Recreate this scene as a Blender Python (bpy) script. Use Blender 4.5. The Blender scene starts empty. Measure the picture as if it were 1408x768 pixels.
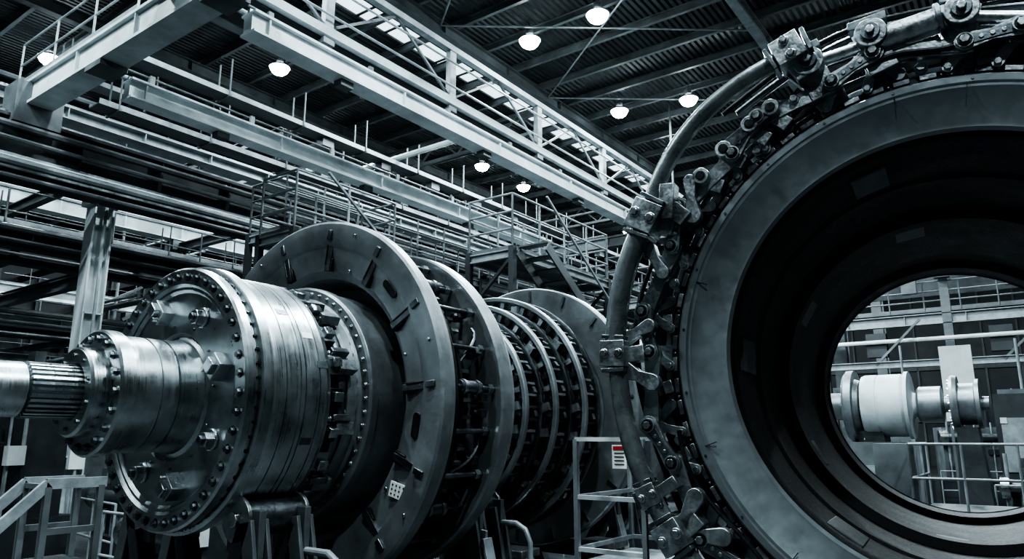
import bpy, math, random
from mathutils import Vector, Matrix
random.seed(7)
H=1.9
S=bpy.context.scene
V=Vector
# ------------------------------------------------------------ materials
def mat(name,base,rough=0.5,metal=0.0,var=0.35,scale=3.0,bump=0.15,bscale=40.0,rings=False,rvar=0.15):
    m=bpy.data.materials.new(name); m.use_nodes=True
    nt=m.node_tree; N=nt.nodes; L=nt.links; b=N['Principled BSDF']
    tc=N.new('ShaderNodeTexCoord')
    n1=N.new('ShaderNodeTexNoise'); n1.inputs['Scale'].default_value=scale; n1.inputs['Detail'].default_value=8; n1.inputs['Roughness'].default_value=0.65
    L.new(tc.outputs['Object'],n1.inputs['Vector'])
    cr=N.new('ShaderNodeValToRGB'); e=cr.color_ramp.elements
    e[0].position=0.33; e[1].position=0.68
    e[0].color=tuple(c*(1-var) for c in base)+(1,)
    e[1].color=tuple(min(1,c*(1+var*0.6)) for c in base)+(1,)
    L.new(n1.outputs['Fac'],cr.inputs['Fac']); L.new(cr.outputs['Color'],b.inputs['Base Color'])
    mp=N.new('ShaderNodeMapping'); L.new(tc.outputs['Object'],mp.inputs['Vector'])
    if rings: mp.inputs['Scale'].default_value=(0.5,30,0.5)
    n2=N.new('ShaderNodeTexNoise'); n2.inputs['Scale'].default_value=bscale if not rings else 4.0; n2.inputs['Detail'].default_value=5
    L.new(mp.outputs['Vector'],n2.inputs['Vector'])
    mr=N.new('ShaderNodeMapRange'); mr.inputs['From Min'].default_value=0.3; mr.inputs['From Max'].default_value=0.7
    mr.inputs['To Min'].default_value=max(0.03,rough-rvar); mr.inputs['To Max'].default_value=min(1,rough+rvar)
    mx=N.new('ShaderNodeMath'); mx.operation='ADD'; mh=N.new('ShaderNodeMath'); mh.operation='MULTIPLY'; mh.inputs[1].default_value=0.5
    L.new(n1.outputs['Fac'],mx.inputs[0]); L.new(n2.outputs['Fac'],mx.inputs[1]); L.new(mx.outputs[0],mh.inputs[0])
    L.new(mh.outputs[0],mr.inputs['Value']); L.new(mr.outputs['Result'],b.inputs['Roughness'])
    bp=N.new('ShaderNodeBump'); bp.inputs['Strength'].default_value=bump; bp.inputs['Distance'].default_value=0.01
    L.new(n2.outputs['Fac'],bp.inputs['Height']); L.new(bp.outputs['Normal'],b.inputs['Normal'])
    b.inputs['Metallic'].default_value=metal
    return m
def emis(name,col,st):
    m=bpy.data.materials.new(name); m.use_nodes=True; b=m.node_tree.nodes['Principled BSDF']
    b.inputs['Base Color'].default_value=(.8,.8,.8,1); b.inputs['Emission Color'].default_value=col+(1,); b.inputs['Emission Strength'].default_value=st
    return m
STEEL=mat('machined_steel',(.43,.47,.48),.33,1,.4,3.5,.06,rings=True,rvar=.14)
STEELD=mat('dark_steel',(.17,.19,.20),.40,1,.45,4,.2)
DISC=mat('disc_steel',(.23,.255,.265),.42,.65,.45,1.6,.12,bscale=25)
CAST=mat('cast_bracket',(.33,.36,.37),.38,.9,.5,5,.3)
BLACK=mat('oily_black_steel',(.02,.024,.026),.4,.6,.5,4,.2)
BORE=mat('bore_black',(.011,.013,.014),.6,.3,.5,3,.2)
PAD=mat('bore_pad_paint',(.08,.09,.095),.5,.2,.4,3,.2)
RING=mat('casing_ring_paint',(.20,.228,.238),.42,.6,.28,.9,.12,bscale=14)
BOLT=mat('bolt_steel',(.38,.41,.42),.33,1,.3,8,.1)
RUB=mat('hose_rubber',(.15,.17,.175),.33,.5,.4,6,.2)
WHITEB=mat('bright_girder_paint',(.74,.80,.81),.5,0,.3,1.2,.1)
WHITE=mat('white_beam_paint',(.48,.535,.545),.5,0,.35,1.2,.1)
GREY=mat('grey_paint',(.10,.115,.12),.5,.1,.45,1.5,.1)
DGREY=mat('dark_grey_paint',(.03,.036,.039),.5,.2,.4,2,.1)
RAIL=mat('railing_paint',(.24,.27,.28),.45,.2,.35,4,.1)
PANEL=mat('pale_panel',(.48,.52,.52),.5,0,.2,2,.05)
TAG=mat('paper_tag',(.8,.82,.8),.6,0,.08,6,.02)
RED=mat('red_print',(.45,.03,.03),.5,0,.2,8,.02)
DRED=mat('dull_red_paint',(.12,.012,.012),.5,0,.3,8,.02)
INK=mat('black_print',(.02,.02,.02),.6,0,.1,8,.02)
FLOORM=mat('oily_concrete',(.05,.058,.062),.42,0,.5,.8,.15,bscale=8,rvar=.2)
LAMP=emis('lamp_glow',(.85,.96,1.0),90)
SKY=emis('skylight_glass',(.75,.92,1.0),1.7)
MATS=[STEEL,STEELD,DISC,CAST,BLACK,BORE,RING,BOLT,RUB,WHITE,GREY,DGREY,RAIL,PANEL,TAG,RED,INK,FLOORM,LAMP,SKY,PAD,WHITEB,DRED]
IDX={m.name:i for i,m in enumerate(MATS)}
def deckmat():
    m=mat('corrugated_roof',(.055,.064,.068),.6,.2,.4,.5,.1)
    nt=m.node_tree; N=nt.nodes; L=nt.links; b=N['Principled BSDF']
    w=N.new('ShaderNodeTexWave'); w.bands_direction='X'; w.inputs['Scale'].default_value=1.6; w.inputs['Distortion'].default_value=0
    tc=[n for n in N if n.type=='TEX_COORD'][0]; L.new(tc.outputs['Object'],w.inputs['Vector'])
    bp=N.new('ShaderNodeBump'); bp.inputs['Distance'].default_value=.15; bp.inputs['Strength'].default_value=1
    L.new(w.outputs['Fac'],bp.inputs['Height']); L.new(bp.outputs['Normal'],b.inputs['Normal'])
    return m
DECK=deckmat(); MATS.append(DECK); IDX[DECK.name]=len(MATS)-1
# ------------------------------------------------------------ mesh builder
class MB:
    def __init__(s): s.v=[]; s.f=[]; s.m=[]; s.T=None
    def add(s,vs,fs,m):
        o=len(s.v)
        if s.T is not None: vs=[s.T@V(p) for p in vs]
        s.v+= [tuple(p) for p in vs]; s.f+=[tuple(i+o for i in f) for f in fs]; s.m+=[IDX[m.name]]*len(fs)
    def box(s,c,d,m,R=None,ch=0):
        c=V(c); hx,hy,hz=d[0]/2,d[1]/2,d[2]/2
        vs=[]
        for x in(-1,1):
            for y in(-1,1):
                for z in(-1,1):
                    p=V((x*hx,y*hy,z*hz)); vs.append(c+(R@p if R else p))
        s.add(vs,[(0,1,3,2),(4,6,7,5),(0,4,5,1),(2,3,7,6),(0,2,6,4),(1,5,7,3)],m)
    def cyl(s,p0,p1,r,m,n=12,r1=None,cap=True):
        p0=V(p0);p1=V(p1); r1=r if r1 is None else r1
        d=(p1-p0).normalized(); a=V((0,0,1)) if abs(d.z)<.9 else V((1,0,0))
        u=d.cross(a).normalized(); w=d.cross(u)
        vs=[]
        for p,rr in((p0,r),(p1,r1)):
            for i in range(n):
                t=2*math.pi*i/n; vs.append(p+u*(rr*math.cos(t))+w*(rr*math.sin(t)))
        fs=[(i,(i+1)%n,n+(i+1)%n,n+i) for i in range(n)]
        if cap: fs+=[tuple(range(n)),tuple(range(n,2*n))]
        s.add(vs,fs,m)
    def lathe(s,prof,m,n=96,closed=False):
        vs=[];fs=[];k=len(prof)
        for i in range(n):
            t=2*math.pi*i/n; c,q=math.cos(t),math.sin(t)
            for y,r in prof: vs.append((r*c,y,r*q))
        for i in range(n):
            j=(i+1)%n
            for a in range(k if closed else k-1):
                b=(a+1)%k; fs.append((i*k+a,i*k+b,j*k+b,j*k+a))
        s.add(vs,fs,m)
    def prism(s,poly,y0,y1,m):
        n=len(poly); vs=[(x,y0,z) for x,z in poly]+[(x,y1,z) for x,z in poly]
        s.add(vs,[(i,(i+1)%n,n+(i+1)%n,n+i) for i in range(n)]+[tuple(range(n)),tuple(range(n,2*n))],m)
    def link(s,p,q,rp,rq,y0,y1,m,waist=.65,n=8):
        p=V((p[0],p[1]));q=V((q[0],q[1])); d=(q-p).normalized(); nn=V((-d.y,d.x)); a0=math.atan2(nn.y,nn.x)
        poly=[]
        for i in range(n+1):
            t=a0+math.pi*i/n; poly.append((p.x+rp*math.cos(t),p.y+rp*math.sin(t)))
        c=(p+q)/2; w=min(rp,rq)*waist; e=c-nn*w; poly.append((e.x,e.y))
        for i in range(n+1):
            t=a0+math.pi+math.pi*i/n; poly.append((q.x+rq*math.cos(t),q.y+rq*math.sin(t)))
        e=c+nn*w; poly.append((e.x,e.y))
        s.prism(poly,y0,y1,m)
    def pbox(s,t,r,y,d,m,tilt=0):
        c,q=math.cos(t),math.sin(t); er=V((c,0,q));et=V((-q,0,c));ey=V((0,1,0))
        if tilt:
            er,et=er*math.cos(tilt)+et*math.sin(tilt), et*math.cos(tilt)-er*math.sin(tilt)
        R=Matrix((er,ey,et)).transposed()
        s.box((r*c,y,r*q),d,m,R)
    def pbolt(s,t,r,y,rad,h,m=BOLT,wash=True):
        c,q=math.cos(t),math.sin(t)
        if wash: s.cyl((r*c,y,r*q),(r*c,y-h*.3,r*q),rad*1.35,m,10)
        s.cyl((r*c,y,r*q),(r*c,y-h,r*q),rad,m,6)
    def beam(s,p0,p1,w,h,m,stiff=0,t=None):
        p0=V(p0);p1=V(p1); d=p1-p0; Ln=d.length; d.normalize()
        up=V((0,0,1)) if abs(d.z)<.9 else V((0,1,0))
        sd=d.cross(up).normalized(); up=sd.cross(d).normalized()
        R=Matrix((sd,d,up)).transposed(); c=(p0+p1)/2; t=t or max(.03,h*.07)
        s.box(c+up*(h/2-t/2),(w,Ln,t),m,R); s.box(c-up*(h/2-t/2),(w,Ln,t),m,R)
        s.box(c,(t*.8,Ln,h-2*t),m,R)
        if stiff:
            k=int(Ln/stiff)
            for i in range(k+1): s.box(p0+d*min(Ln-.02,max(.02,i*stiff)),(w*.92,.02,h-2*t),m,R)
    def bar(s,p0,p1,w,h,m):
        p0=V(p0);p1=V(p1); d=p1-p0; Ln=d.length; d.normalize()
        up=V((0,0,1)) if abs(d.z)<.9 else V((0,1,0))
        sd=d.cross(up).normalized(); up=sd.cross(d).normalized()
        s.box((p0+p1)/2,(w,Ln,h),m,Matrix((sd,d,up)).transposed())
    def tube(s,pts,r,m,n=12):
        pts=[V(p) for p in pts]; K=len(pts); vs=[];fs=[]; u=None
        for i,p in enumerate(pts):
            d=(pts[min(i+1,K-1)]-pts[max(i-1,0)]).normalized()
            if u is None:
                a=V((0,0,1)) if abs(d.z)<.9 else V((1,0,0)); u=d.cross(a).normalized()
            else: u=(u-d*u.dot(d)).normalized()
            w=d.cross(u)
            for j in range(n):
                t=2*math.pi*j/n; vs.append(p+u*(r*math.cos(t))+w*(r*math.sin(t)))
        for i in range(K-1):
            for j in range(n): fs.append((i*n+j,i*n+(j+1)%n,(i+1)*n+(j+1)%n,(i+1)*n+j))
        fs+=[tuple(range(n)),tuple(range((K-1)*n,K*n))]
        s.add(vs,fs,m)
    def railing(s,pts,h,m,step=1.2,r=.022,mid=2,toe=True):
        for a,b in zip(pts[:-1],pts[1:]):
            a=V(a);b=V(b); d=b-a; k=max(1,round(d.length/step))
            for i in range(k+1):
                p=a+d*(i/k); s.cyl(p,p+V((0,0,h)),r,m,8)
            for j in range(mid):
                z=h*(1-j/mid); s.cyl(a+V((0,0,z)),b+V((0,0,z)),r,m,8)
            if toe: s.bar(a+V((0,0,.06)),b+V((0,0,.06)),.012,.12,m)
    def obj(s,name,parent=None,loc=(0,0,0),rz=0,bevel=0):
        me=bpy.data.meshes.new(name); me.from_pydata(s.v,[],s.f)
        used=sorted(set(s.m)); mp={u:i for i,u in enumerate(used)}
        for u in used: me.materials.append(MATS[u])
        me.polygons.foreach_set('material_index',[mp[i] for i in s.m])
        import bmesh
        bm=bmesh.new(); bm.from_mesh(me); bmesh.ops.recalc_face_normals(bm,faces=bm.faces[:]); bm.to_mesh(me); bm.free()
        me.polygons.foreach_set('use_smooth',[True]*len(me.polygons)); me.set_sharp_from_angle(angle=math.radians(32))
        o=bpy.data.objects.new(name,me); S.collection.objects.link(o); o.location=loc; o.rotation_euler=(0,0,rz)
        if parent: o.parent=parent
        if bevel:
            b=o.modifiers.new('bevel','BEVEL'); b.width=bevel; b.segments=2; b.limit_method='ANGLE'; b.angle_limit=math.radians(40)
        return o
def empty(name,loc,rz=0):
    o=bpy.data.objects.new(name,None); S.collection.objects.link(o); o.location=loc; o.rotation_euler=(0,0,rz); o.empty_display_size=.3; return o
TAU=2*math.pi; D=math.radians
def P(t,r): return (r*math.cos(t),r*math.sin(t))
# ============================================================ TURBINE ROTOR
rot=empty('turbine_rotor',(-5,0,H+.28))
b=MB()
b.lathe([(-1.2,.001),(-1.2,.165),(1.35,.165),(1.36,.175),(1.42,.175),(1.43,.165),(1.52,.165),(1.525,.158),(1.56,.158),(1.565,.165),(1.82,.165),(1.84,.15),(2.3,.15),(2.3,.001)],STEEL,64)
for i in range(30):
    b.pbox(TAU*i/30,.156,2.0,(.03,.32,.017),STEEL)
b.obj('splined_shaft',rot)
b=MB()
b.lathe([(2.14,.16),(2.12,.19),(2.12,.27),(2.135,.285),(2.24,.285),(2.24,.30),(2.235,.31),(2.235,.395),(2.25,.41),(2.33,.41),(2.34,.385),(2.50,.385),(2.503,.375),(2.515,.375),(2.518,.385),(2.62,.385),(2.623,.372),(2.635,.372),(2.638,.385),(2.74,.385),(2.80,.40),(2.83,.44)],STEEL,128)
for i in range(18): b.pbolt(TAU*i/18,.35,2.237,.021,.03,STEELD)
for i in range(10): b.pbolt(TAU*(i+.5)/10,.232,2.122,.014,.012,STEELD,False)
b.obj('hub',rot)
b=MB()
b.lathe([(2.84,.40),(2.80,.45),(2.80,.74),(2.78,.76),(2.78,.78),(2.76,.80),(2.76,.905),(2.775,.92),(2.83,.92),(2.835,.90),(2.86,.90),(2.865,.93),(2.875,.945),(2.95,.945),(2.96,.93),(2.962,.905)],STEEL,144)
for i in range(44):
    b.pbolt(TAU*i/44,.853,2.762,.02,.028,STEELD); b.cyl((.853*math.cos(TAU*i/44),2.763,.853*math.sin(TAU*i/44)),(.853*math.cos(TAU*i/44),2.757,.853*math.sin(TAU*i/44)),.032,BLACK,14)
for i in range(60): b.cyl((.89*math.cos(TAU*i/60),2.848,.89*math.sin(TAU*i/60)),(.922*math.cos(TAU*i/60),2.848,.922*math.sin(TAU*i/60)),.010,BLACK,6)
b.obj('front_flange',rot)
b=MB()
for i in range(8):
    t=TAU*(i+.35)/8
    if i%2==0:
        b.pbox(t,.63,2.755,(.15,.10,.12),CAST,.5); b.pbox(t,.64,2.69,(.09,.05,.08),BOLT,.5); b.pbolt(t,.57,2.72,.022,.05,BOLT)
    else:
        b.pbolt(t,.61,2.80,.055,.075,BOLT); b.pbolt(t,.61,2.73,.03,.03,STEELD,False)
for i in range(12): b.pbolt(TAU*(i+.2)/12,.50,2.80,.012,.012,STEELD,False)
b.obj('flange_lugs',rot,bevel=.008)
b=MB()
pr=[(2.95,.90),(2.97,.905)]
for yy in (3.08,3.2,3.24,3.36):
    pr+=[(yy-.004,.905),(yy-.003,.896),(yy+.004,.896),(yy+.005,.905)]
pr+=[(3.42,.905),(3.44,.89),(3.47,.885),(3.48,.80),(3.47,.74),(3.47,.6)]
b.lathe(pr,STEEL,144)
b.lathe([(3.45,.66),(3.90,.66)],STEELD,96)
for a,dy in((28,3.3),(40,3.15),(14,3.39),(-20,3.3)): b.pbox(D(a),.903,dy,(.01,.09,.05),TAG if a==28 else STEELD)
b.obj('polished_drum',rot)
b=MB()
for i in range(22):
    t=TAU*i/22; k=random.uniform(-.2,.2)
    b.pbox(t,.78,3.54,(.16,.12,.14),CAST if i%3 else BLACK,k); b.pbox(t,.875,3.54,(.06,.08,.07),BOLT,k)
    if i%2: b.pbox(t+.1,.84,3.6,(.10,.16,.05),STEELD,.4); b.pbolt(t+.1,.84,3.52,.02,.04,BOLT)
    b.cyl((.74*math.cos(t+.14),3.47,.74*math.sin(t+.14)),(.74*math.cos(t+.14),3.75,.74*math.sin(t+.14)),.02,STEELD,8)
b.lathe([(3.60,.66),(3.60,.82),(3.62,.83),(3.66,.83),(3.66,.7)],STEELD,96)
b.obj('lug_ring',rot,bevel=.006)
b=MB()
b.lathe([(3.70,.5),(3.70,.80),(3.72,.82),(3.78,.83),(3.80,.85),(3.80,.925),(3.815,.945),(3.88,.945),(3.89,.92),(4.3,.92)],DISC,144)
for i in range(56): b.pbolt(TAU*i/56,.888,3.802,.015,.02,BOLT)
for i in range(12):
    t=TAU*(i+.5)/12
    b.pbox(t,.735,3.66,(.17,.14,.10),CAST,.3); b.pbox(t,.78,3.58,(.16,.06,.08),BOLT,.3); b.pbox(t,.86,3.64,(.07,.16,.09),CAST,.3); b.pbolt(t+.12,.76,3.70,.032,.05,BOLT)
b.obj('second_flange',rot,bevel=.005)
b=MB()
b.lathe([(4.30,.92),(4.30,1.0),(4.1,1.04),(4.05,1.06),(4.04,1.08),(4.0,1.12),(3.965,1.30),(3.96,1.32),(3.945,1.34),(3.93,1.50),(3.93,1.52),(3.945,1.54),(4.03,1.54),(4.04,1.52),(4.05,1.50),(4.12,1.495),(4.13,1.47),(4.2,1.42),(4.28,1.1)],DISC,176)
b.obj('main_disc',rot)
b=MB()
for i in range(14):
    t=TAU*(i+.15)/14
    b.pbox(t,1.25,3.972,(.27,.04,.055),STEELD); b.pbox(t,1.17,3.985,(.11,.05,.085),BLACK)
    b.pbox(t,1.42,3.935,(.09,.03,.05),STEELD); b.pbox(t+.02,1.32,3.95,(.32,.012,.012),BLACK)
    t2=t+TAU/28
    if i%2==0:
        b.pbolt(t2,1.45,3.934,.016,.014,BOLT,False); b.pbolt(t2,1.15,3.99,.016,.014,BOLT,False)
    elif i%4==1:
        b.link(P(t2-.05,1.27),P(t2+.05,1.27),.035,.035,3.955,3.975,BLACK,1)
b.obj('disc_ribs',rot,bevel=.006)
b=MB()
t=math.radians(-31); b.pbox(t,1.30,3.958,(.20,.010,.11),TAG,.3)
c,q=math.cos(t),math.sin(t); er=V((c,0,q));et=V((-q,0,c)); e2=er*math.cos(.3)+et*math.sin(.3); t2=et*math.cos(.3)-er*math.sin(.3)
for i in range(5):
    for j in range(3):
        p=er*1.30+e2*(-.075+i*.0375)+t2*(-.033+j*.033)+V((0,3.954,0))
        b.cyl(p,p+V((0,-.003,0)),.008,INK,8)
b.obj('paper_tag',rot)
# cage between the discs
b=MB()
b.lathe([(4.20,1.05),(4.40,1.05),(4.40,1.12),(4.45,1.12),(4.45,1.02),(4.62,1.02),(4.62,1.14),(4.66,1.14),(4.66,1.05),(4.85,1.05)],BLACK,96)
for i in range(24):
    t=TAU*(i+.3)/24; c,q=math.cos(t),math.sin(t); r=1.33-.04*(i%2)
    b.cyl((r*c,4.1,r*q),(r*c,4.86,r*q),.02,STEELD,12)
    b.cyl((r*c,4.2,r*q),(r*c,4.26,r*q),.04,BOLT,6); b.cyl((r*c,4.7,r*q),(r*c,4.76,r*q),.04,BOLT,6)
    if i%3==0: b.cyl((r*c,4.35,r*q),(r*c,4.6,r*q),.05,STEELD,16); b.cyl((r*c,4.38,r*q),(r*c,4.41,r*q),.06,CAST,16); b.cyl((r*c,4.54,r*q),(r*c,4.57,r*q),.06,CAST,16)
for i in range(64):
    t=TAU*i/64
    b.pbox(t,1.17,4.52,(.16,.16,.03),STEELD if i%5 else CAST,random.uniform(-.15,.15))
    if i%2: b.pbox(t,1.2,4.30,(.16,.14,.05),BLACK if i%4==1 else STEELD,random.uniform(-.3,.3))
    if i%3==0: b.pbox(t+.03,1.25,4.7,(.12,.07,.06),STEELD,random.uniform(-.4,.4)); b.pbolt(t+.03,1.25,4.66,.018,.03)
for i in range(9): # flexible pipes weaving round the cage
    t0=TAU*i/9; pts=[]
    for k in range(13):
        s=k/12; t=t0+.5*s; r=1.27+.03*math.sin(s*9+i); pts.append((r*math.cos(t),4.25+.5*s*s*(3-2*s),r*math.sin(t)))
    b.tube(pts,.014,BLACK if i%2 else STEELD,8)
b.lathe([(4.44,1.26),(4.43,1.27),(4.43,1.29),(4.46,1.29),(4.46,1.27)],BLACK,96,True)
b.lathe([(4.22,1.30),(4.22,1.40),(4.27,1.40),(4.27,1.30)],BLACK,96,True)
b.obj('stud_cage',rot)
b=MB()
b.lathe([(4.80,1.05),(4.80,1.36),(4.79,1.38),(4.79,1.41),(4.81,1.425),(4.93,1.425),(4.95,1.40),(5.02,1.38),(5.04,1.36),(5.04,1.2),(5.3,.9),(5.6,.7)],DISC,160)
b.obj('rear_disc',rot)
b=MB()
for i in range(10): b.cyl((1.2*math.cos(a:=TAU*i/10),4.66,1.2*math.sin(a)),(1.2*math.cos(a),4.8,1.2*math.sin(a)),.02,STEELD,8)
b.pbox(D(3),1.25,4.42,(.05,.05,.12),DRED)
b.obj('cage_spacers',rot)
for k,(y0,R) in enumerate(((5.75,1.0),(6.08,1.13),(6.42,1.26))):
    b=MB(); Ri=R-.16-(.36 if k==0 else .16)
    b.lathe([(y0+.3,.3),(y0+.06,Ri-.1),(y0+.04,Ri),(y0+.07,Ri+.02),(y0+.2,Ri+.04)],STEELD,96)
    b.lathe([(y0,R-.05),(y0-.015,R-.045),(y0-.015,R-.01),(y0-.005,R),(y0+.035,R),(y0+.045,R-.02),(y0+.045,R-.12),(y0+.3,R-.13)],DISC,144)
    b.lathe([(y0+.29,R-.16),(y0+.26,R-.02),(y0+.265,R-.005),(y0+.29,R-.005),(y0+.30,R-.03),(y0+.3,R-.16)],STEELD,128)
    b.lathe([(y0+.13,Ri-.05),(y0+.13,R-.04)],BLACK,96)
    b.lathe([(y0+.01,R-.19),(y0-.01,R-.18),(y0-.01,R-.15),(y0+.01,R-.14),(y0+.1,R-.15)],BOLT,96,True)
    n=52
    for i in range(n):
        t=TAU*i/n
        b.pbox(t,(Ri+R-.16)/2,y0+.08,(R-.16-Ri,.10,.02),BOLT if i%4 else BLACK,.15)
        b.pbox(t+TAU/n/2,R-.10,y0+.02,(.07,.07,.05),CAST if i%2 else BLACK)
        b.pbox(t,R-.09,y0+.15,(.10,.17,.025),CAST if i%3 else STEELD,.1)
        if i%2: b.pbox(t+.05,R-.07,y0+.20,(.08,.05,.06),BOLT,.3)
        if i%5==0: b.pbox(t,R-.12,y0-.02,(.10,.08,.08),CAST,.3)
    b.obj('bladed_stage',rot)
b=MB()
b.lathe([(5.4,.7),(6.0,.5),(7.2,.5)],BLACK,48)
b.lathe([(7.10,.9),(7.12,.98),(7.2,1.0),(7.2,1.02),(7.16,1.06),(7.12,1.40),(7.12,1.465),(7.135,1.48),(7.24,1.48),(7.26,1.45),(7.3,1.2),(7.5,1.15),(8.2,1.1),(8.25,1.3),(8.4,1.3),(8.42,.5),(9.6,.4),(9.6,.001)],DISC,144)
for i in range(18):
    b.pbox(TAU*(i+.3)/18,1.38,7.12,(.12,.03,.03),STEELD)
b.pbox(math.radians(-12),1.4,7.116,(.1,.006,.15),TAG)
b.obj('end_disc',rot)
def cradle(y,R,W):
    b=MB(); zc=H+.28
    for s in(-1,1):
        a=math.radians(-90+s*38); p=V((R*math.cos(a),0,zc+R*math.sin(a)))
        for dy in(-W/2,W/2):
            b.beam((s*.25,dy,.1),(p.x+s*.16,dy,p.z-.12),.12,.14,DGREY)
            b.beam((s*1.05,dy,.1),(p.x+s*.18,dy,p.z-.1),.12,.14,GREY)
            b.box((p.x+s*.1,dy,p.z-.18),(.34,.05,.3),GREY)
        pr=p+V((math.cos(a)*.12,0,math.sin(a)*.12))
        b.cyl(pr+V((0,-W/2-.06,0)),pr+V((0,W/2+.06,0)),.115,STEELD,24)
        for dy in(-W/2-.07,W/2+.03):
            b.cyl(pr+V((0,dy,0)),pr+V((0,dy+.03,0)),.15,CAST,20); b.cyl(pr+V((0,dy-.03,0)),pr+V((0,dy+.05,0)),.05,BOLT,8)
        b.bar((s*.62,-W/2,.45),(s*.62,W/2,.45),.1,.1,GREY)
    for dy in(-W/2,W/2):
        b.beam((-1.3,dy,.1),(1.3,dy,.1),.18,.2,DGREY); b.bar((-.55,dy,.62),(.55,dy,.62),.06,.1,GREY)
    b.bar((-1.25,-W/2,.1),(-1.25,W/2,.1),.15,.18,DGREY); b.bar((1.25,-W/2,.1),(1.25,W/2,.1),.15,.18,DGREY)
    b.bar((1.2,-W/2,.1),(.95,-W/2,1.05),.03,.12,RAIL); b.bar((.95,-W/2,1.05),(.6,-W/2,1.1),.03,.12,RAIL)
    b.tube([(1.2,W/2,.1),(1.2,W/2,1.0),(1.15,W/2,1.1),(1.05,W/2,1.15),(.75,W/2,1.15)],.025,RAIL,10)
    b.obj('rotor_cradle_stand',None,(-5,y,0),bevel=.006)
cradle(3.2,.905,.36); cradle(5.35,1.02,.3); cradle(7.85,1.13,.5)
b=MB()
for (x,y) in((-4.3,5.95),(-3.9,7.0),(-5.6,6.5)):
    b.box((x,y,.12),(.6,.6,.24),DGREY); b.box((x,y,.4),(.36,.4,.34),GREY); b.cyl((x,y,.57),(x,y,.8),.1,STEELD,16); b.box((x,y,.83),(.4,.3,.07),CAST)
    for s in(-1,1): b.box((x+s*.22,y-.1,.34),(.08,.2,.2),PANEL)
b.obj('jack_pedestal',bevel=.008)
# ============================================================ TURBINE CASING
CR=math.radians(5.6)
cas=empty('turbine_casing',(-.36,5.04,H+.51),CR)
b=MB()
b.lathe([(.02,1.73),(0,1.715),(0,1.675),(.012,1.665),(.012,1.645),(.02,1.635),(.085,1.43),(.085,1.41),(.11,1.39)],RING,192)
for a in(83,97,160,200,230): b.pbox(D(a),1.655,.006,(.13,.006,.005),BLACK)
for i in range(24): b.pbolt(D(7+15*i),1.695,.001,.009,.006,STEELD,False)
b.obj('face_ring',cas)
b=MB()
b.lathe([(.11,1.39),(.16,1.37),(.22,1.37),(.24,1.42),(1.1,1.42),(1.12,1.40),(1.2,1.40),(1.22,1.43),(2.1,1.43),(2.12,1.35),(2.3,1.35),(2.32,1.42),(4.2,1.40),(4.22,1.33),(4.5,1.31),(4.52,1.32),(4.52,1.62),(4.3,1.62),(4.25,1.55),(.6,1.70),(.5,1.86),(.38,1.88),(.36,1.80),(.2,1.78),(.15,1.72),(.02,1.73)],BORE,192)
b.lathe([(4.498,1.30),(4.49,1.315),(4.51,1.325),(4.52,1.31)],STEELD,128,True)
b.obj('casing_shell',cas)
b=MB()
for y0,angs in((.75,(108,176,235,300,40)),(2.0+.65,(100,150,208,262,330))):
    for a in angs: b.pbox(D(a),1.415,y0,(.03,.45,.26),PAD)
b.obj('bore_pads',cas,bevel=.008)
b=MB()
b.lathe([(.08,1.73),(.06,1.74),(.06,1.79),(.08,1.80),(.2,1.80),(.2,1.73)],BLACK,192,True)
b.lathe([(.14,1.80),(.12,1.82),(.12,1.86),(.2,1.87),(.2,1.80)],STEELD,160,True)
n=72
for i in range(n):
    t=TAU*i/n
    b.pbox(t,1.766,.05,(.035,.03,.10),STEELD if i%3 else CAST)
    if i%2: b.pbolt(t+TAU/n/2,1.765,.055,.010,.015,BOLT,False)
    if i%3==1: b.pbox(t,1.84,.09,(.07,.06,.09),CAST,.2)
b.obj('clamp_ring',cas,bevel=.004)
b=MB()
ang=[]; a=60
while a<262: ang.append(a); a+=15 if len(ang)%2 else 8.5
rr=[1.99 if k%2 else 1.91 for k in range(len(ang))]
for k,a in enumerate(ang):
    t=D(a); r=rr[k]; x,z=P(t,r)
    b.cyl((x,-.10,z),(x,.16,z),.05,CAST,20); b.cyl((x,-.125,z),(x,-.10,z),.028,BOLT,6); b.cyl((x,-.103,z),(x,-.10,z),.042,BLACK,18)
    inn=P(t+.05,1.80); b.link((x,z),inn,.06,.035,.02,.08,CAST,.8); b.cyl((inn[0],-.0,inn[1]),(inn[0],.1,inn[1]),.022,BOLT,6)
    if k%2: inn=P(t-.06,1.83); b.link((x,z),inn,.055,.04,.03,.07,STEELD,.8)
    b.pbox(t,r-.06,.13,(.16,.12,.12),STEELD,.2*(k%3-1))
    if k<len(ang)-1:
        q=P(D(ang[k+1]),rr[k+1]); long=k%2==0
        if not long:
            b.link((x,z),q,.066,.058,-.075,-.035,CAST,.66); b.link((x,z),q,.035,.03,-.082,-.07,STEELD,.9)
            for f in(.3,.5,.7):
                mx,mz=x+(q[0]-x)*f,z+(q[1]-z)*f; b.cyl((mx,-.09,mz),(mx,-.08,mz),.014,BOLT,8)
        else:
            b.link((x,z),q,.06,.06,-.03,.02,CAST,.8)
        tm=D((a+ang[k+1])/2)
        if k%3==1:
            b.pbox(tm,1.95,.03,(.10,.10,.16),STEELD,.3); b.pbolt(tm,1.95,-.03,.025,.04)
        if k%3==2: b.pbolt(tm,1.84,.06,.03,.05,BOLT)
b.obj('actuation_links',cas,bevel=.006)
b=MB()
def arc(a0,a1,rf,yf,n=40): 
    out=[]
    for i in range(n+1):
        s=i/n; t=D(a0+(a1-a0)*s); r=rf(s); out.append((r*math.cos(t),yf(s),r*math.sin(t)))
    return out
b.tube(arc(112,152,lambda s:2.23-.08*s+.09*math.sin(s*math.pi),lambda s:-.10),.062,RUB,20)
b.tube(arc(149,180,lambda s:2.15+.01*math.sin(s*3.14),lambda s:-.13),.078,RUB,20)
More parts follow.
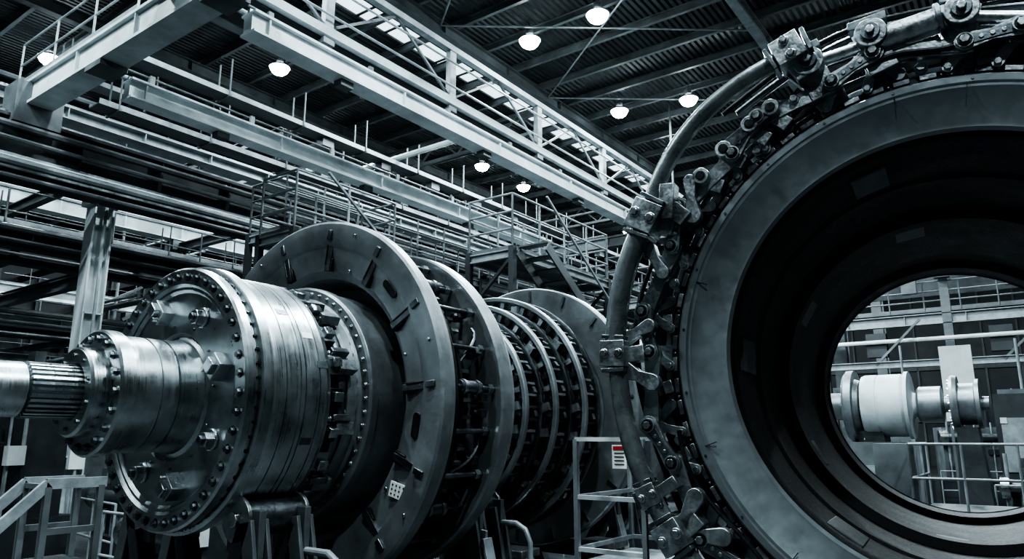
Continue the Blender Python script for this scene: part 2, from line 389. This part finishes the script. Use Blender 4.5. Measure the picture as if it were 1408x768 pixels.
b.tube(arc(178,232,lambda s:2.14-.03*s,lambda s:-.12),.068,RUB,20)
b.tube(arc(158,235,lambda s:2.05+.03*math.sin(s*9),lambda s:.05),.018,BLACK,8)
b.tube(arc(165,240,lambda s:2.07+.03*math.cos(s*7),lambda s:.12),.024,BLACK,8)
b.tube(arc(120,172,lambda s:1.97+.03*math.sin(s*11),lambda s:.14),.022,BLACK,8)
b.tube(arc(195,240,lambda s:1.80+.03*math.sin(s*8),lambda s:-.03),.016,BLACK,8)
b.obj('hydraulic_hose',cas)
b=MB()
for a,sc,r in((111,1.15,2.23),(150.5,1.3,2.15),(178,1.1,2.15),(205,.85,2.13),(213,1.15,2.12),(226,1,2.12)):
    t=D(a)
    b.pbox(t,r,-.12,(.17*sc,.17*sc,.17*sc),CAST); b.pbox(t,r-.11,-.05,(.2,.14,.10*sc),CAST,.15)
    for dr in(-.05,.05): b.pbolt(t,r+dr*sc,-.12-.085*sc,.024*sc,.035,BOLT)
    b.pbox(t,r+.09,-.12,(.03,.1,.12),STEELD)
    for s in(-1,1): b.pbox(t+s*.05*sc,r,-.12,(.155*sc,.155*sc,.03),STEELD)
b.pbox(D(146),2.06,-.12,(.11,.12,.26),CAST,.5); b.pbox(D(147),1.97,-.06,(.18,.14,.12),CAST,-.2)
b.link(P(D(146),1.86),P(D(140),2.03),.06,.045,-.1,-.03,CAST); b.link(P(D(156),2.06),P(D(160),1.9),.05,.05,-.1,-.03,CAST)
b.link(P(D(181),2.10),P(D(184),1.9),.07,.06,-.12,-.04,CAST); b.link(P(D(175),2.10),P(D(172),1.92),.05,.05,-.12,-.04,CAST)
b.link(P(D(213),2.10),P(D(209),1.86),.07,.06,-.12,-.04,CAST); b.link(P(D(213),2.10),P(D(218),1.86),.06,.06,-.1,-.03,CAST)
b.obj('hose_clamps',cas,bevel=.012)
b=MB()
for a0,a1,r in((60,84,2.10),(86,108,2.12)):
    p=P(D(a0),r);q=P(D(a1),r)
    m=(p[0]*.45+q[0]*.55,p[1]*.45+q[1]*.55)
    b.cyl((p[0],-.02,p[1]),(m[0],-.02,m[1]),.085,CAST,24); b.cyl((m[0],-.02,m[1]),(q[0],-.02,q[1]),.045,BOLT,16)
    for e in(.04,.5):
        e1=(p[0]+(m[0]-p[0])*e*1.9,p[1]+(m[1]-p[1])*e*1.9); dx=(m[0]-p[0])*.07; dz=(m[1]-p[1])*.07
        b.cyl((e1[0],-.02,e1[1]),(e1[0]+dx,-.02,e1[1]+dz),.11,STEELD,24)
for a in(60,84,98,109):
    t=D(a); x,z=P(t,2.11)
    b.pbox(t,2.02,.04,(.32,.16,.18),CAST,.15*(a%3-1)); b.cyl((x,-.13,z),(x,.1,z),.10,CAST,24); b.cyl((x,-.15,z),(x,-.13,z),.06,STEELD,20); b.cyl((x,-.18,z),(x,-.15,z),.03,BOLT,6)
    b.pbox(t,2.24,.0,(.06,.1,.24),STEELD); b.pbox(t+.05,2.04,.0,(.2,.08,.04),STEELD,.3)
for a in(119,124,131,138):
    t=D(a); x,z=P(t,1.98); b.cyl((x,-.10,z),(x,.12,z),.06,CAST,20); b.cyl((x,-.11,z),(x,-.10,z),.035,BLACK,16); b.pbox(t,1.91,.04,(.18,.12,.10),CAST,.3)
b.link(P(D(119),1.98),P(D(131),1.98),.05,.05,-.09,-.05,STEELD,.8)
b.tube(arc(60,126,lambda s:2.26+.02*math.sin(s*12),lambda s:.06),.022,BLACK,8)
b.tube(arc(60,124,lambda s:2.22+.02*math.cos(s*10),lambda s:.12),.03,STEELD,8)
b.tube(arc(60,100,lambda s:1.92+.02*math.cos(s*14),lambda s:-.04),.02,BLACK,8)
b.lathe([(.15,1.86),(.13,1.88),(.13,1.95),(.2,1.97),(.3,1.97),(.3,1.86)],BLACK,160,True)
b.obj('top_actuators',cas,bevel=.008)
b=MB()
for y0 in(.5,3.9):
    for s in(-1,1):
        b.prism([(s*.5,-1.70),(s*1.5,-1.02),(s*1.75,-1.1),(s*1.6,-2.21),(s*.45,-2.21)],y0,y0+.3,DGREY)
    b.box((0,y0+.15,-2.31),(3.6,.5,.2),DGREY)
b.obj('casing_saddles',cas)
# ============================================================ PLATFORM WITH TAG
b=MB()
x0,x1,y0,y1,z=-3.35,-2.72,5.55,6.55,.85
b.box(((x0+x1)/2,(y0+y1)/2,z),(x1-x0,y1-y0,.06),RAIL)
for x in(x0,x1):
    for y in(y0,y1): b.bar((x,y,0),(x,y,1.88),.04,.04,RAIL)
for zz in(1.88,1.4,.98):
    b.bar((x0,y0,zz),(x1,y0,zz),.035,.035,PANEL); b.bar((x0,y1,zz),(x1,y1,zz),.035,.035,RAIL); b.bar((x0,y0,zz),(x0,y1,zz),.035,.035,RAIL)
b.bar((x0,y0,.3),(x1,y0,.3),.04,.04,RAIL); b.bar((x0,y0,.3),(x0,y1,.3),.04,.04,RAIL)
b.bar((x0+.05,y0,.1),(x1,y0,.8),.03,.03,RAIL)
cx=(x0+x1)/2+.12
b.box((cx,y0-.03,1.74),(.13,.006,.19),TAG); b.box((cx,y0-.035,1.81),(.11,.004,.03),RED)
for i in range(4): b.box((cx,y0-.035,1.77-.03*i),(.09,.004,.007),INK)
b.obj('access_platform')
# ============================================================ BUILDING
X0,X1,Y0,Y1=-46,14,-8,58
ZR=H+12.7
b=MB(); b.box(((X0+X1)/2,(Y0+Y1)/2,-.1),(X1-X0,Y1-Y0,.2),FLOORM); b.obj('floor')
b=MB()
sk=[-15.4,-30.5]
seg=[(X0,-30.9),(-30.1,-15.8),(-15.0,X1)]
for a,c in seg: b.box(((a+c)/2,(Y0+Y1)/2,ZR+.1),(c-a,Y1-Y0,.2),DECK)
b.obj('ceiling')
for i,x in enumerate(sk):
    b=MB(); b.box((x,(Y0+Y1)/2,ZR+.1),(.8,Y1-Y0,.06),SKY)
    y=Y0
    while y<Y1: b.box((x,y,ZR+.06),(.8,.08,.06),DGREY); y+=1.2
    b.obj('window_%d'%(i+1))
def wall(name,c,d):
    b=MB(); b.box(c,d,DGREY)
    if d[0]>d[1]:
        x=c[0]-d[0]/2+1
        while x<c[0]+d[0]/2: b.box((x,c[1]-.2,c[2]),(.12,.3,d[2]),GREY); x+=2
        for z in(3,6.5,10): b.box((c[0],c[1]-.25,z),(d[0],.2,.25),GREY)
    else:
        y=c[1]-d[1]/2+1
        while y<c[1]+d[1]/2: b.box((c[0]+.2,y,c[2]),(.3,.12,d[2]),GREY); y+=2
        for z in(3,6.5,10): b.box((c[0]+.25,c[1],z),(.2,d[1],.25),GREY)
    b.obj(name)
wall('wall_back',((X0+X1)/2,Y1,ZR/2),(X1-X0,.3,ZR))
wall('wall_left',(X0,(Y0+Y1)/2,ZR/2),(.3,Y1-Y0,ZR))
b=MB(); y=Y0+.5
while y<Y1: b.beam((X0,y,ZR-.15),(X1,y,ZR-.15),.12,.26,GREY); y+=1.65
b.obj('roof_purlins')
b=MB()
for x in(-5.8,2.5,-13.6,-22,-30,-38): b.beam((x,Y0,ZR-.5),(x,Y1,ZR-.5),.28,.4,RAIL if x==-5.8 else GREY,stiff=3.3)
b.obj('roof_rafters')
b=MB()
for y in(-2,9.5,21,32.5,44):
    zc=ZR-.7; zb=ZR-1.6
    for x in range(-46,-14,2):
        b.bar((x,y,zb),(x+1,y,zc),.06,.06,GREY); b.bar((x+1,y,zc),(x+2,y,zb),.06,.06,GREY)
    b.bar((-46,y,zb),(-14,y,zb),.12,.12,GREY); b.bar((-46,y,zc),(-14,y,zc),.12,.12,GREY)
for(p,q)in(((-13.6,15,ZR-.4),(-5.8,21,ZR-.4)),((-5.8,15,ZR-.4),(-13.6,21,ZR-.4)),((-13.6,21,ZR-.4),(-5.8,27,ZR-.4)),((-5.8,9,ZR-.4),(-13.6,15,ZR-.4)),((-5.8,15,ZR-.4),(2.5,21,ZR-.4)),((-5.8,27,ZR-.4),(2.5,21,ZR-.4))):
    b.cyl(p,q,.03,RAIL,6)
b.obj('roof_truss')
for x,hh,ye in((-9.57,.30,19.1),(-13.4,.32,20.5)):
    b=MB(); z=H+6.45; L=ye-6; yc=(ye+6)/2
    b.box((x,yc,z),(.22,L,hh),WHITEB); b.box((x,yc,z-hh/2-.02),(.38,L,.04),WHITEB); b.box((x,yc,z+hh/2+.02),(.38,L,.04),WHITEB)
    b.box((x,yc,z+hh/2+.07),(.07,L,.06),STEELD)
    for i in range(5): b.box((x,6.3+i*3.1,z),(.34,.03,hh),WHITEB)
    b.cyl((x-.4,6,z+.42),(x-.4,ye,z+.42),.05,RAIL,10); b.cyl((x-.45,6,z+.62),(x-.45,ye,z+.62),.025,GREY,8)
    for i in range(6): b.box((x-.3,6.6+i*2.3,z+.35),(.06,.1,.5),GREY)
    for i in range(3): b.box((x,8+i*4.1,z-hh/2-.1),(.2,.28,.12),GREY)
    b.obj('crane_bridge_girder')
def xbeam(y,xa,xb,z,h,w,m=WHITE):
    b=MB(); b.box(((xa+xb)/2,y,z),(xb-xa,w*.7,h),m); b.box(((xa+xb)/2,y,z-h/2),(xb-xa,w,.06),m); b.box(((xa+xb)/2,y,z+h/2),(xb-xa,w,.06),m)
    x=xa+.5
    while x<xb: b.box((x,y,z),(.03,w*.95,h),m); x+=2.2
    return b
b=xbeam(5.6,-16.9,-2,H+7.0,.5,.5,WHITE)
b.box((-16.6,5.6,H+6.75),(.7,.9,.9),GREY); b.box((-9.6,5.6,H+6.66),(.6,.5,.1),GREY); b.box((-13.4,5.6,H+6.66),(.6,.5,.1),GREY)
b.railing([(-17,5.4,H+7.3),(-12,5.4,H+7.3)],1.0,RAIL,1.8)
b.obj('crane_end_beam')
b=xbeam(20.8,-16.0,-9,H+6.3,.3,.3,GREY); b.obj('crane_end_beam')
b=MB(); x=-10.25
b.box((x,14,H+7.5),(.26,40,.18),WHITE); b.box((x,14,H+8.85),(.16,40,.14),RAIL); b.box((x-.9,14,H+7.45),(.12,40,.14),GREY)
b.box((x-.45,14,H+7.38),(.9,40,.04),DGREY)
y=.9
while y<34:
    b.box((x,y,H+8.15),(.14,.2,1.3),RAIL); b.bar((x,y,H+7.6),(x,y+1.8,H+8.8),.05,.05,GREY); b.bar((x,y+3.6,H+7.6),(x,y+1.8,H+8.8),.05,.05,GREY)
    b.box((x-.1,y,H+7.33),(.36,.26,.12),RAIL); y+=3.6
for y in(-5,6.3,24.3,33): b.bar((x,y,H+8.9),(x,y,ZR-.3),.06,.06,DGREY)
for dz in(.3,.9): b.cyl((x+.18,-6,H+7.5+dz),(x+.18,34,H+7.5+dz),.025,RAIL,8)
b.cyl((x-.6,-6,H+7.8),(x-.6,34,H+7.8),.09,GREY,10)
b.obj('suspended_catwalk_truss')
def runway(x,z,ya,yb,h,m,pipes=True,rail=True):
    b=MB(); b.beam((x,ya,z),(x,yb,z),.4,h,m,stiff=1.8)
    b.box((x,(ya+yb)/2,z+h/2+.05),(.1,yb-ya,.1),STEELD)
    if pipes:
        for i,dz in enumerate((-.1,.18)): b.cyl((x+.35,ya,z+dz),(x+.35,yb,z+dz),.05+.03*i,GREY,8)
    if rail: b.railing([(x-.4,ya,z+h/2),(x-.4,yb,z+h/2)],1.1,GREY,2.4,toe=False)
    b.obj('crane_runway_girder')
runway(-16.6,H+6.0,-6,50,.95,DGREY,True,False)
runway(-16.4,H+5.42,-6,50,.22,WHITE,False,False)
runway(-17.6,H+7.3,-6,50,.3,RAIL,False,False)
runway(-15.9,H+5.0,-6,50,.2,DGREY,True,False)
runway(-18.6,H+4.4,-6,50,.4,DGREY)
runway(-22,H+6.4,-6,55,.5,WHITEB,False)
runway(-24.5,H+5.4,-6,55,.7,DGREY)
runway(-29,H+6.4,-6,55,.5,WHITE,False)
runway(-29,H+3.6,-6,55,.4,GREY)
runway(-26,H+2.4,-6,55,.3,RAIL,False,False)
runway(-21,H+2.9,-6,55,.25,WHITE,True,False)
runway(-37,H+6.4,-6,55,.6,WHITE,False)
runway(-37,H+3.4,-6,55,.4,RAIL)
runway(-33,H+9.4,-6,55,.5,GREY,False,False)
runway(-20,H+8.5,-6,55,.4,GREY,True,False)
runway(-25,H+10.2,-6,55,.4,RAIL,False,False)
def column(x,y,zt,w=.5,m=GREY):
    b=MB(); b.beam((0,0,0),(0,0,zt),w,w,m,t=.035)
    b.box((0,0,.03),(w+.25,w+.25,.06),m); b.box((0,0,zt-.15),(w+.1,w+.2,.3),m)
    for z in(1.5,4.5): b.box((0,0,z),(w,w*.95,.03),m)
    b.cyl((w*.5+.06,0,.3),(w*.5+.06,0,zt-.3),.035,RAIL,8); b.box((w*.5+.04,0,1.5),(.14,.3,.5),PANEL)
    b.obj('steel_column',loc=(x,y,0))
for y in(-1.5,7.2,19.4,28,37,46): column(-16.6,y,H+5.3,.42,WHITE if y==7.2 else RAIL)
for y in(3,12,21,30,39,48): column(-22,y,H+6.1,.4,GREY)
for y in(7,16,25,34,43): column(-29,y,H+6.1,.4,RAIL)
for y in(8,18,28,38,48): column(-37,y,H+6.1,.4,GREY)
for y in(34,44): column(-7,y,ZR-1,.5,GREY); column(4,y,ZR-1,.5,GREY)
b=MB()
for y in(3,7.2,12,16,21,25,34,43):
    for z in(H+3.4,H+5.9,H+8.6): b.beam((-46,y,z),(-16.9,y,z),.2,.28,GREY if z<H+6 else DGREY)
for y in(5,12.5,21.5,30.5,39.5):
    b.cyl((-46,y,H+4.6),(-17,y,H+4.6),.1,GREY,8); b.bar((-46,y,H+7.7),(-22,y,H+7.7),.12,.2,GREY)
    for x in(-22,-29): b.bar((x,y-2,H+3.4),(x,y+2,H+5.9),.09,.09,GREY); b.bar((x,y-2,H+6.8),(x,y+2,H+9),.09,.09,GREY)
b.obj('mezzanine_cross_beams')
rn=random.Random(5); b=MB()
for (x,z) in((-15.2,H+6.7),(-14.6,H+7.7),(-19.3,H+6.9),(-12.0,H+7.9),(-20.5,H+5.2),(-23.2,H+7.4),(-18,H+8.4),(-27,H+7.6)):
    b.box((x,23.2,z),(.45,34,.03),GREY); b.box((x-.22,23.2,z+.05),(.02,34,.12),GREY); b.box((x+.22,23.2,z+.05),(.02,34,.12),RAIL)
    for i in range(3): b.cyl((x-.12+.12*i,6.3,z+.07),(x-.12+.12*i,40,z+.07),.035,DGREY,6)
    y=6.6
    while y<40:
        b.bar((x-.24,y,z),(x-.24,y,z+.9),.03,.03,GREY); b.bar((x+.24,y,z),(x+.24,y,z+.9),.03,.03,GREY); b.bar((x-.3,y,z-.03),(x+.3,y,z-.03),.05,.05,GREY)
        if rn.random()<.45: b.box((x,y+.9,z-.14),(.26,.36,.2),rn.choice((GREY,RAIL,DGREY)))
        y+=2.1
b.obj('cable_tray_runs')
b=MB()
for i in range(34):
    x=rn.uniform(-44,-17.5); y=rn.uniform(2,44); z=rn.choice((H+2.2,H+3,H+4.9,H+7,H+8))
    if rn.random()<.5: b.cyl((x,y,0),(x,y,z+1.5),.05+.05*rn.random(),rn.choice((GREY,RAIL)),8)
    b.cyl((x,y,z),(x+rn.uniform(3,8),y,z),.04+.05*rn.random(),rn.choice((GREY,RAIL,WHITE)),8); b.box((x,y-.2,z),(.5,.3,.6),rn.choice((GREY,DGREY,PANEL)))
b.obj('process_pipework')
def gallery(xa,xb,ya,yb,z,name='elevated_gallery',st=True):
    b=MB(); b.box(((xa+xb)/2,(ya+yb)/2,z),(xb-xa,yb-ya,.06),GREY)
    for x in(xa,xb): b.beam((x,ya,z-.14),(x,yb,z-.14),.1,.18,RAIL)
    for y in(ya,yb): b.beam((xa,y,z-.14),(xb,y,z-.14),.1,.18,RAIL)
    b.railing([(xa,ya,z),(xb,ya,z),(xb,yb,z),(xa,yb,z),(xa,ya,z)],1.1,RAIL if st else GREY,1.0,.024,3,False)
    y=ya
    while y<=yb+.01:
        for x in(xa,xb): b.bar((x,y,0),(x,y,z),.12,.12,DGREY)
        b.bar((xa,y,z-1.2),(xb,y,z-.2),.06,.06,DGREY); y+=(yb-ya)/max(1,round((yb-ya)/3.5))
    if st:
        for s in range(9): b.box((xb+.4,ya+.25+s*.28,z-.2*s),(.7,.26,.03),GREY)
        b.bar((xb+.06,ya+.1,z-.1),(xb+.06,ya+2.7,z-1.9),.04,.2,GREY); b.bar((xb+.76,ya+.1,z-.1),(xb+.76,ya+2.7,z-1.9),.04,.2,GREY)
        b.bar((xb+.76,ya+.1,z+.9),(xb+.76,ya+2.7,z-.9),.04,.04,RAIL)
    b.obj(name)
gallery(-11.6,-10.6,7.9,10.4,H+3.7)
gallery(-9.3,-8.2,11.3,15.2,H+3.7)
gallery(-13.6,-12.4,9,22,H+4.3,st=False)
gallery(-8.4,-7.2,15.5,19.5,H+3.2,st=False)
# ============================================================ BACKGROUND MACHINES
def machine(name,x,y,w,d,h,seed,pale=False,rz=0):
    rn=random.Random(seed); b=MB(); pal=[GREY,DGREY,GREY,STEELD,RAIL if pale else DGREY]
    b.box((0,0,h*.12),(w,d,h*.24),DGREY); b.box((-w*.1,0,h*.45),(w*.6,d*.8,h*.45),rn.choice(pal[:3]))
    b.box((w*.32,0,h*.5),(w*.25,d*.6,h*.75),rn.choice(pal))
    b.box((-w*.1,0,h*.85),(w*.3,d*.4,h*.3),rn.choice(pal))
    for i in range(14):
        b.box((rn.uniform(-.45,.45)*w,rn.choice((-1,1))*d*.42,rn.uniform(.2,.85)*h),(rn.uniform(.05,.18)*w,.12,rn.uniform(.04,.16)*h),rn.choice(pal))
    for i in range(6):
        xx=rn.uniform(-.45,.45)*w; b.cyl((xx,-d*.45,h*.2),(xx,-d*.45,h*rn.uniform(.5,1.1)),.02+.02*rn.random(),RAIL,8)
    z=h*rn.uniform(.5,.7); b.cyl((-w*.45,-d*.5,z),(w*.3,-d*.5,z),.10,STEELD,16); b.cyl((-w*.45,-d*.5,z),(-w*.36,-d*.5,z),.2,BOLT,20)
    b.box((w*.44,-d*.4,h*.62),(.1,.3,.3),PANEL); b.cyl((w*.44,-d*.3,h*.6),(w*.44,-d*.3,h),.03,RAIL,8)
    b.railing([(-w*.5,-d*.5-.3,0),(w*.5,-d*.5-.3,0)],1.0,RAIL,.9,.018,2,False)
    b.obj(name,loc=(x,y,0),rz=rz)
k=0
for (x,y,w,d,h) in((-8.8,5.4,1.5,1.0,1.3),(-11.2,6.2,1.8,1.2,1.9),(-8.6,9.0,1.8,1.2,1.9),(-14.2,5.2,1.8,1.3,2.6),(-14.6,10.5,1.2,1.2,3),(-19,8,3,2,3.2),(-19.3,13,2.6,2,2.6),(-25,10,4,2,3.4),(-26,18,3.6,2,3.4),(-19.5,22,3,2,3.2),(-33,14,4,2,4),(-33,22,4,2,3.4),(-10.3,18,2,1.6,2.6),(-9,22.5,3,2,2.8),(-41,20,4,2,4.2),(-33,30,4,2,4),(-19.3,31,3.4,2,3.6),(-6.5,11.5,1.6,1.2,1.8)):
    k+=1; machine('machine_tool',x,y,w,d,h,k*11,k%3==0,random.uniform(-.2,.3))
b=MB()
for x in(-8.0,-8.5):
    b.bar((x,2.45,.62),(x,3.3,1.45),.05,.10,RAIL); b.bar((x,3.28,1.45),(x,3.85,1.45),.05,.10,RAIL)
    for y,z in((2.6,.74),(3.3,1.42),(3.8,1.42)): b.bar((x,y,0),(x,y,z),.06,.06,GREY)
    b.bar((x,3.3,1.0),(x,3.8,1.0),.05,.06,GREY)
for y,z in((3.3,1.42),(3.8,1.42),(2.6,.74)): b.bar((-8.5,y,z),(-8,y,z),.05,.05,GREY)
b.box((-8.25,3.3,.35),(.6,.9,.7),DGREY)
b.obj('handrail_frame')
b=MB()
b.T=Matrix.Rotation(-math.pi/2,4,'Z')
b.lathe([(-.9,.001),(-.9,.25),(-.55,.25),(-.55,.60),(-.5,.66),(-.38,.66),(-.38,.5),(-.3,.46),(-.28,.36)],DISC,64)
b.lathe([(-.28,.3),(-.25,.54),(-.2,.56),(.0,.56),(.01,.55),(.03,.55),(.04,.56),(.40,.56),(.46,.52),(.46,.60),(.52,.60),(.52,.3),(.56,.22),(.62,.2)],WHITE,64)
b.lathe([(.62,.001),(.62,.28),(.66,.32),(1.0,.32),(1.02,.2),(1.04,.14),(1.15,.14),(1.15,.48),(1.2,.5),(1.26,.48),(1.26,.36),(1.5,.36),(1.52,.42),(1.58,.42),(1.58,.12),(1.7,.12),(1.7,.001)],DISC,64)
for i in range(20): b.pbolt(TAU*i/20,.58,-.5,.03,.05,BOLT); b.pbolt(TAU*i/20,.42,1.15,.02,.03,BOLT)
b.T=None
b.box((.1,-.2,-1.55),(1.1,.8,1.8),GREY); b.box((-.1,-.62,-1.3),(.3,.05,.5),RAIL)
for x in(-.1,1.35):
    b.prism([(x-.3,-2.46),(x+.3,-2.46),(x+.15,-.4),(x-.15,-.4)],-.3,.3,DGREY)
b.obj('small_rotor',loc=(-2.5,15,H+.56))
b=MB()
for i,(x,y,h) in enumerate(((.15,16.2,2.1),(.95,16.4,1.6),(-.6,19.2,2.8),(1.8,19.5,2.9),(-3.1,21,3.0),(.3,23,3.6))):
    b.box((x,y,h/2),(.7,.6,h),(GREY,RAIL,DGREY)[i%3]); b.box((x,y-.31,h*.62),(.5,.03,h*.4),(DGREY,GREY,RAIL)[i%3]); b.box((x-.2,y-.33,h*.8),(.12,.03,.12),PANEL); b.box((x,y,h+.05),(.5,.4,.1),GREY)
    b.cyl((x+.2,y,h),(x+.2,y,h+1.2),.03,RAIL,8)
b.obj('control_cabinets')
for (x,y,w,d,h,r) in((-.2,17.8,1.6,1,1.5,0),(-4.2,18.5,1.4,1.2,2.4,.2),(-1.8,24.5,2.2,1.4,3.2,.3),(-4.8,25,2.4,2,3.4,0),(2.8,24,2.6,2,3.6,.1),(.6,27,2.4,1.6,3,.0),(5.5,28,3,2,4,0),(2.6,16.5,1.2,1,2.0,.1)):
    k+=1; machine('machine_tool',x,y,w,d,h,k*7,k%2==0,r)
b=MB(); b.box((0,0,-.1),(.66,.05,1.75),PANEL); b.bar((-.25,.05,-3.2),(-.25,.05,.7),.06,.06,GREY); b.bar((.25,.05,-3.2),(.25,.05,.7),.06,.06,GREY); b.box((0,.05,-3.2),(.9,.6,.06),GREY)
b.obj('pale_board',loc=(-1.62,20,H+1.33))
b=MB()
b.box((-.4,13,.8),(2.6,2,.1),GREY); b.railing([(-1.7,12.05,.85),(.9,12.05,.85)],.95,RAIL,.65,.018,2,False)
b.railing([(-1.7,12.05,.85),(-1.7,13.9,.85)],.95,RAIL,.65,.018,2,False)
for x in(-1.6,.8):
    for y in(12.1,13.9): b.bar((x,y,0),(x,y,.8),.1,.1,GREY)
b.box((-2.0,12.8,.9),(.5,.6,1.8),GREY)
b.obj('work_platform')
b=MB()
b.beam((-8,31,H+4.3),(12,31,H+4.3),.3,.4,RAIL,stiff=2); b.box((2,31.7,H+4.6),(20,1.6,.08),GREY); b.railing([(-8,30.9,H+4.6),(12,30.9,H+4.6)],1.1,GREY,1.2,.03,3)
b.beam((-8,30,H+2.6),(12,30,H+2.6),.2,.25,RAIL); b.box((2,32.4,H+6),(20,.1,1.2),GREY)
b.beam((-8,29.5,H+7.6),(12,29.5,H+7.6),.3,.5,RAIL,stiff=2)
for x in(-7,-2.6,1.6,6,11): b.bar((x,31,0),(x,31,H+7.6),.3,.3,GREY)
b.cyl((-8,30.4,H+3.5),(12,30.4,H+3.5),.08,PANEL,8)
for x in(-5,-1,3,7): b.bar((x,30,H+2.6),(x+1.6,30,H+4.2),.08,.08,GREY); b.box((x,30.7,H+3.4),(.7,.4,.9),DGREY)
for i in range(16): b.box((-7+i*1.1,30.6,H+5.6+.5*(i%3)),(.5,.3,.7),(GREY,DGREY,RAIL)[i%3])
b.obj('mezzanine_gallery')
# ============================================================ LAMPS
LP=[(-9.2,16.9),(-11.6,16.9),(-11.7,23),(-9.2,23.6),(-19.4,24.4),(-19.5,27.8),(-19.3,13.4),(-12.1,28.5),(-24.8,8.6),(-27,20),(-34,14),(-34,26),(-27,32),(-19,38),
    (-3,10),(-3,2),(-9.5,6.5),(-9.5,-2),(2.5,-3),(4,6),(-3,23),(-1,33),(-15,1.5),(-6,36)]  # unseen lamps, added to light the rotor and the far clutter
for (x,y) in LP:
    b=MB()
    b.cyl((0,0,0),(0,0,.16),.34,GREY,24,r1=.14,cap=False); b.cyl((0,0,.16),(0,0,.36),.12,GREY,16); b.cyl((0,0,.36),(0,0,.62),.02,GREY,6)
    vs=[];fs=[]
    for i in range(6):
        ph=math.pi/2*i/5
        for j in range(24): vs.append((.31*math.cos(ph)*math.cos(TAU*j/24)+(.0),.31*math.cos(ph)*math.sin(TAU*j/24),-.26*math.sin(ph)+.01))
    for i in range(5):
        for j in range(24): fs.append((i*24+j,i*24+(j+1)%24,(i+1)*24+(j+1)%24,(i+1)*24+j))
    b.add(vs,fs,LAMP)
    o=b.obj('high_bay_lamp',loc=(x,y,H+12.0))
    l=bpy.data.lights.new('lamp_light','AREA'); l.shape='DISK'; l.size=.55; l.energy=1300; l.color=(.80,.94,1.0)
    lo=bpy.data.objects.new('lamp_light',l); S.collection.objects.link(lo); lo.parent=o; lo.location=(0,0,-.27)
w=bpy.data.worlds.new('World'); S.world=w; w.use_nodes=True
bg=w.node_tree.nodes['Background']; bg.inputs[0].default_value=(.5,.68,.75,1); bg.inputs[1].default_value=.085
# ============================================================ CAMERA
cam=bpy.data.cameras.new('camera'); cam.sensor_width=36; cam.lens=1000/1408*36; cam.clip_end=300
co=bpy.data.objects.new('camera',cam); S.collection.objects.link(co)
co.location=(0,0,H); co.rotation_euler=(math.radians(90+12.2),0,math.radians(36))
S.camera=co
S.view_settings.view_transform='AgX'
try: S.view_settings.look='AgX - High Contrast'
except Exception: pass
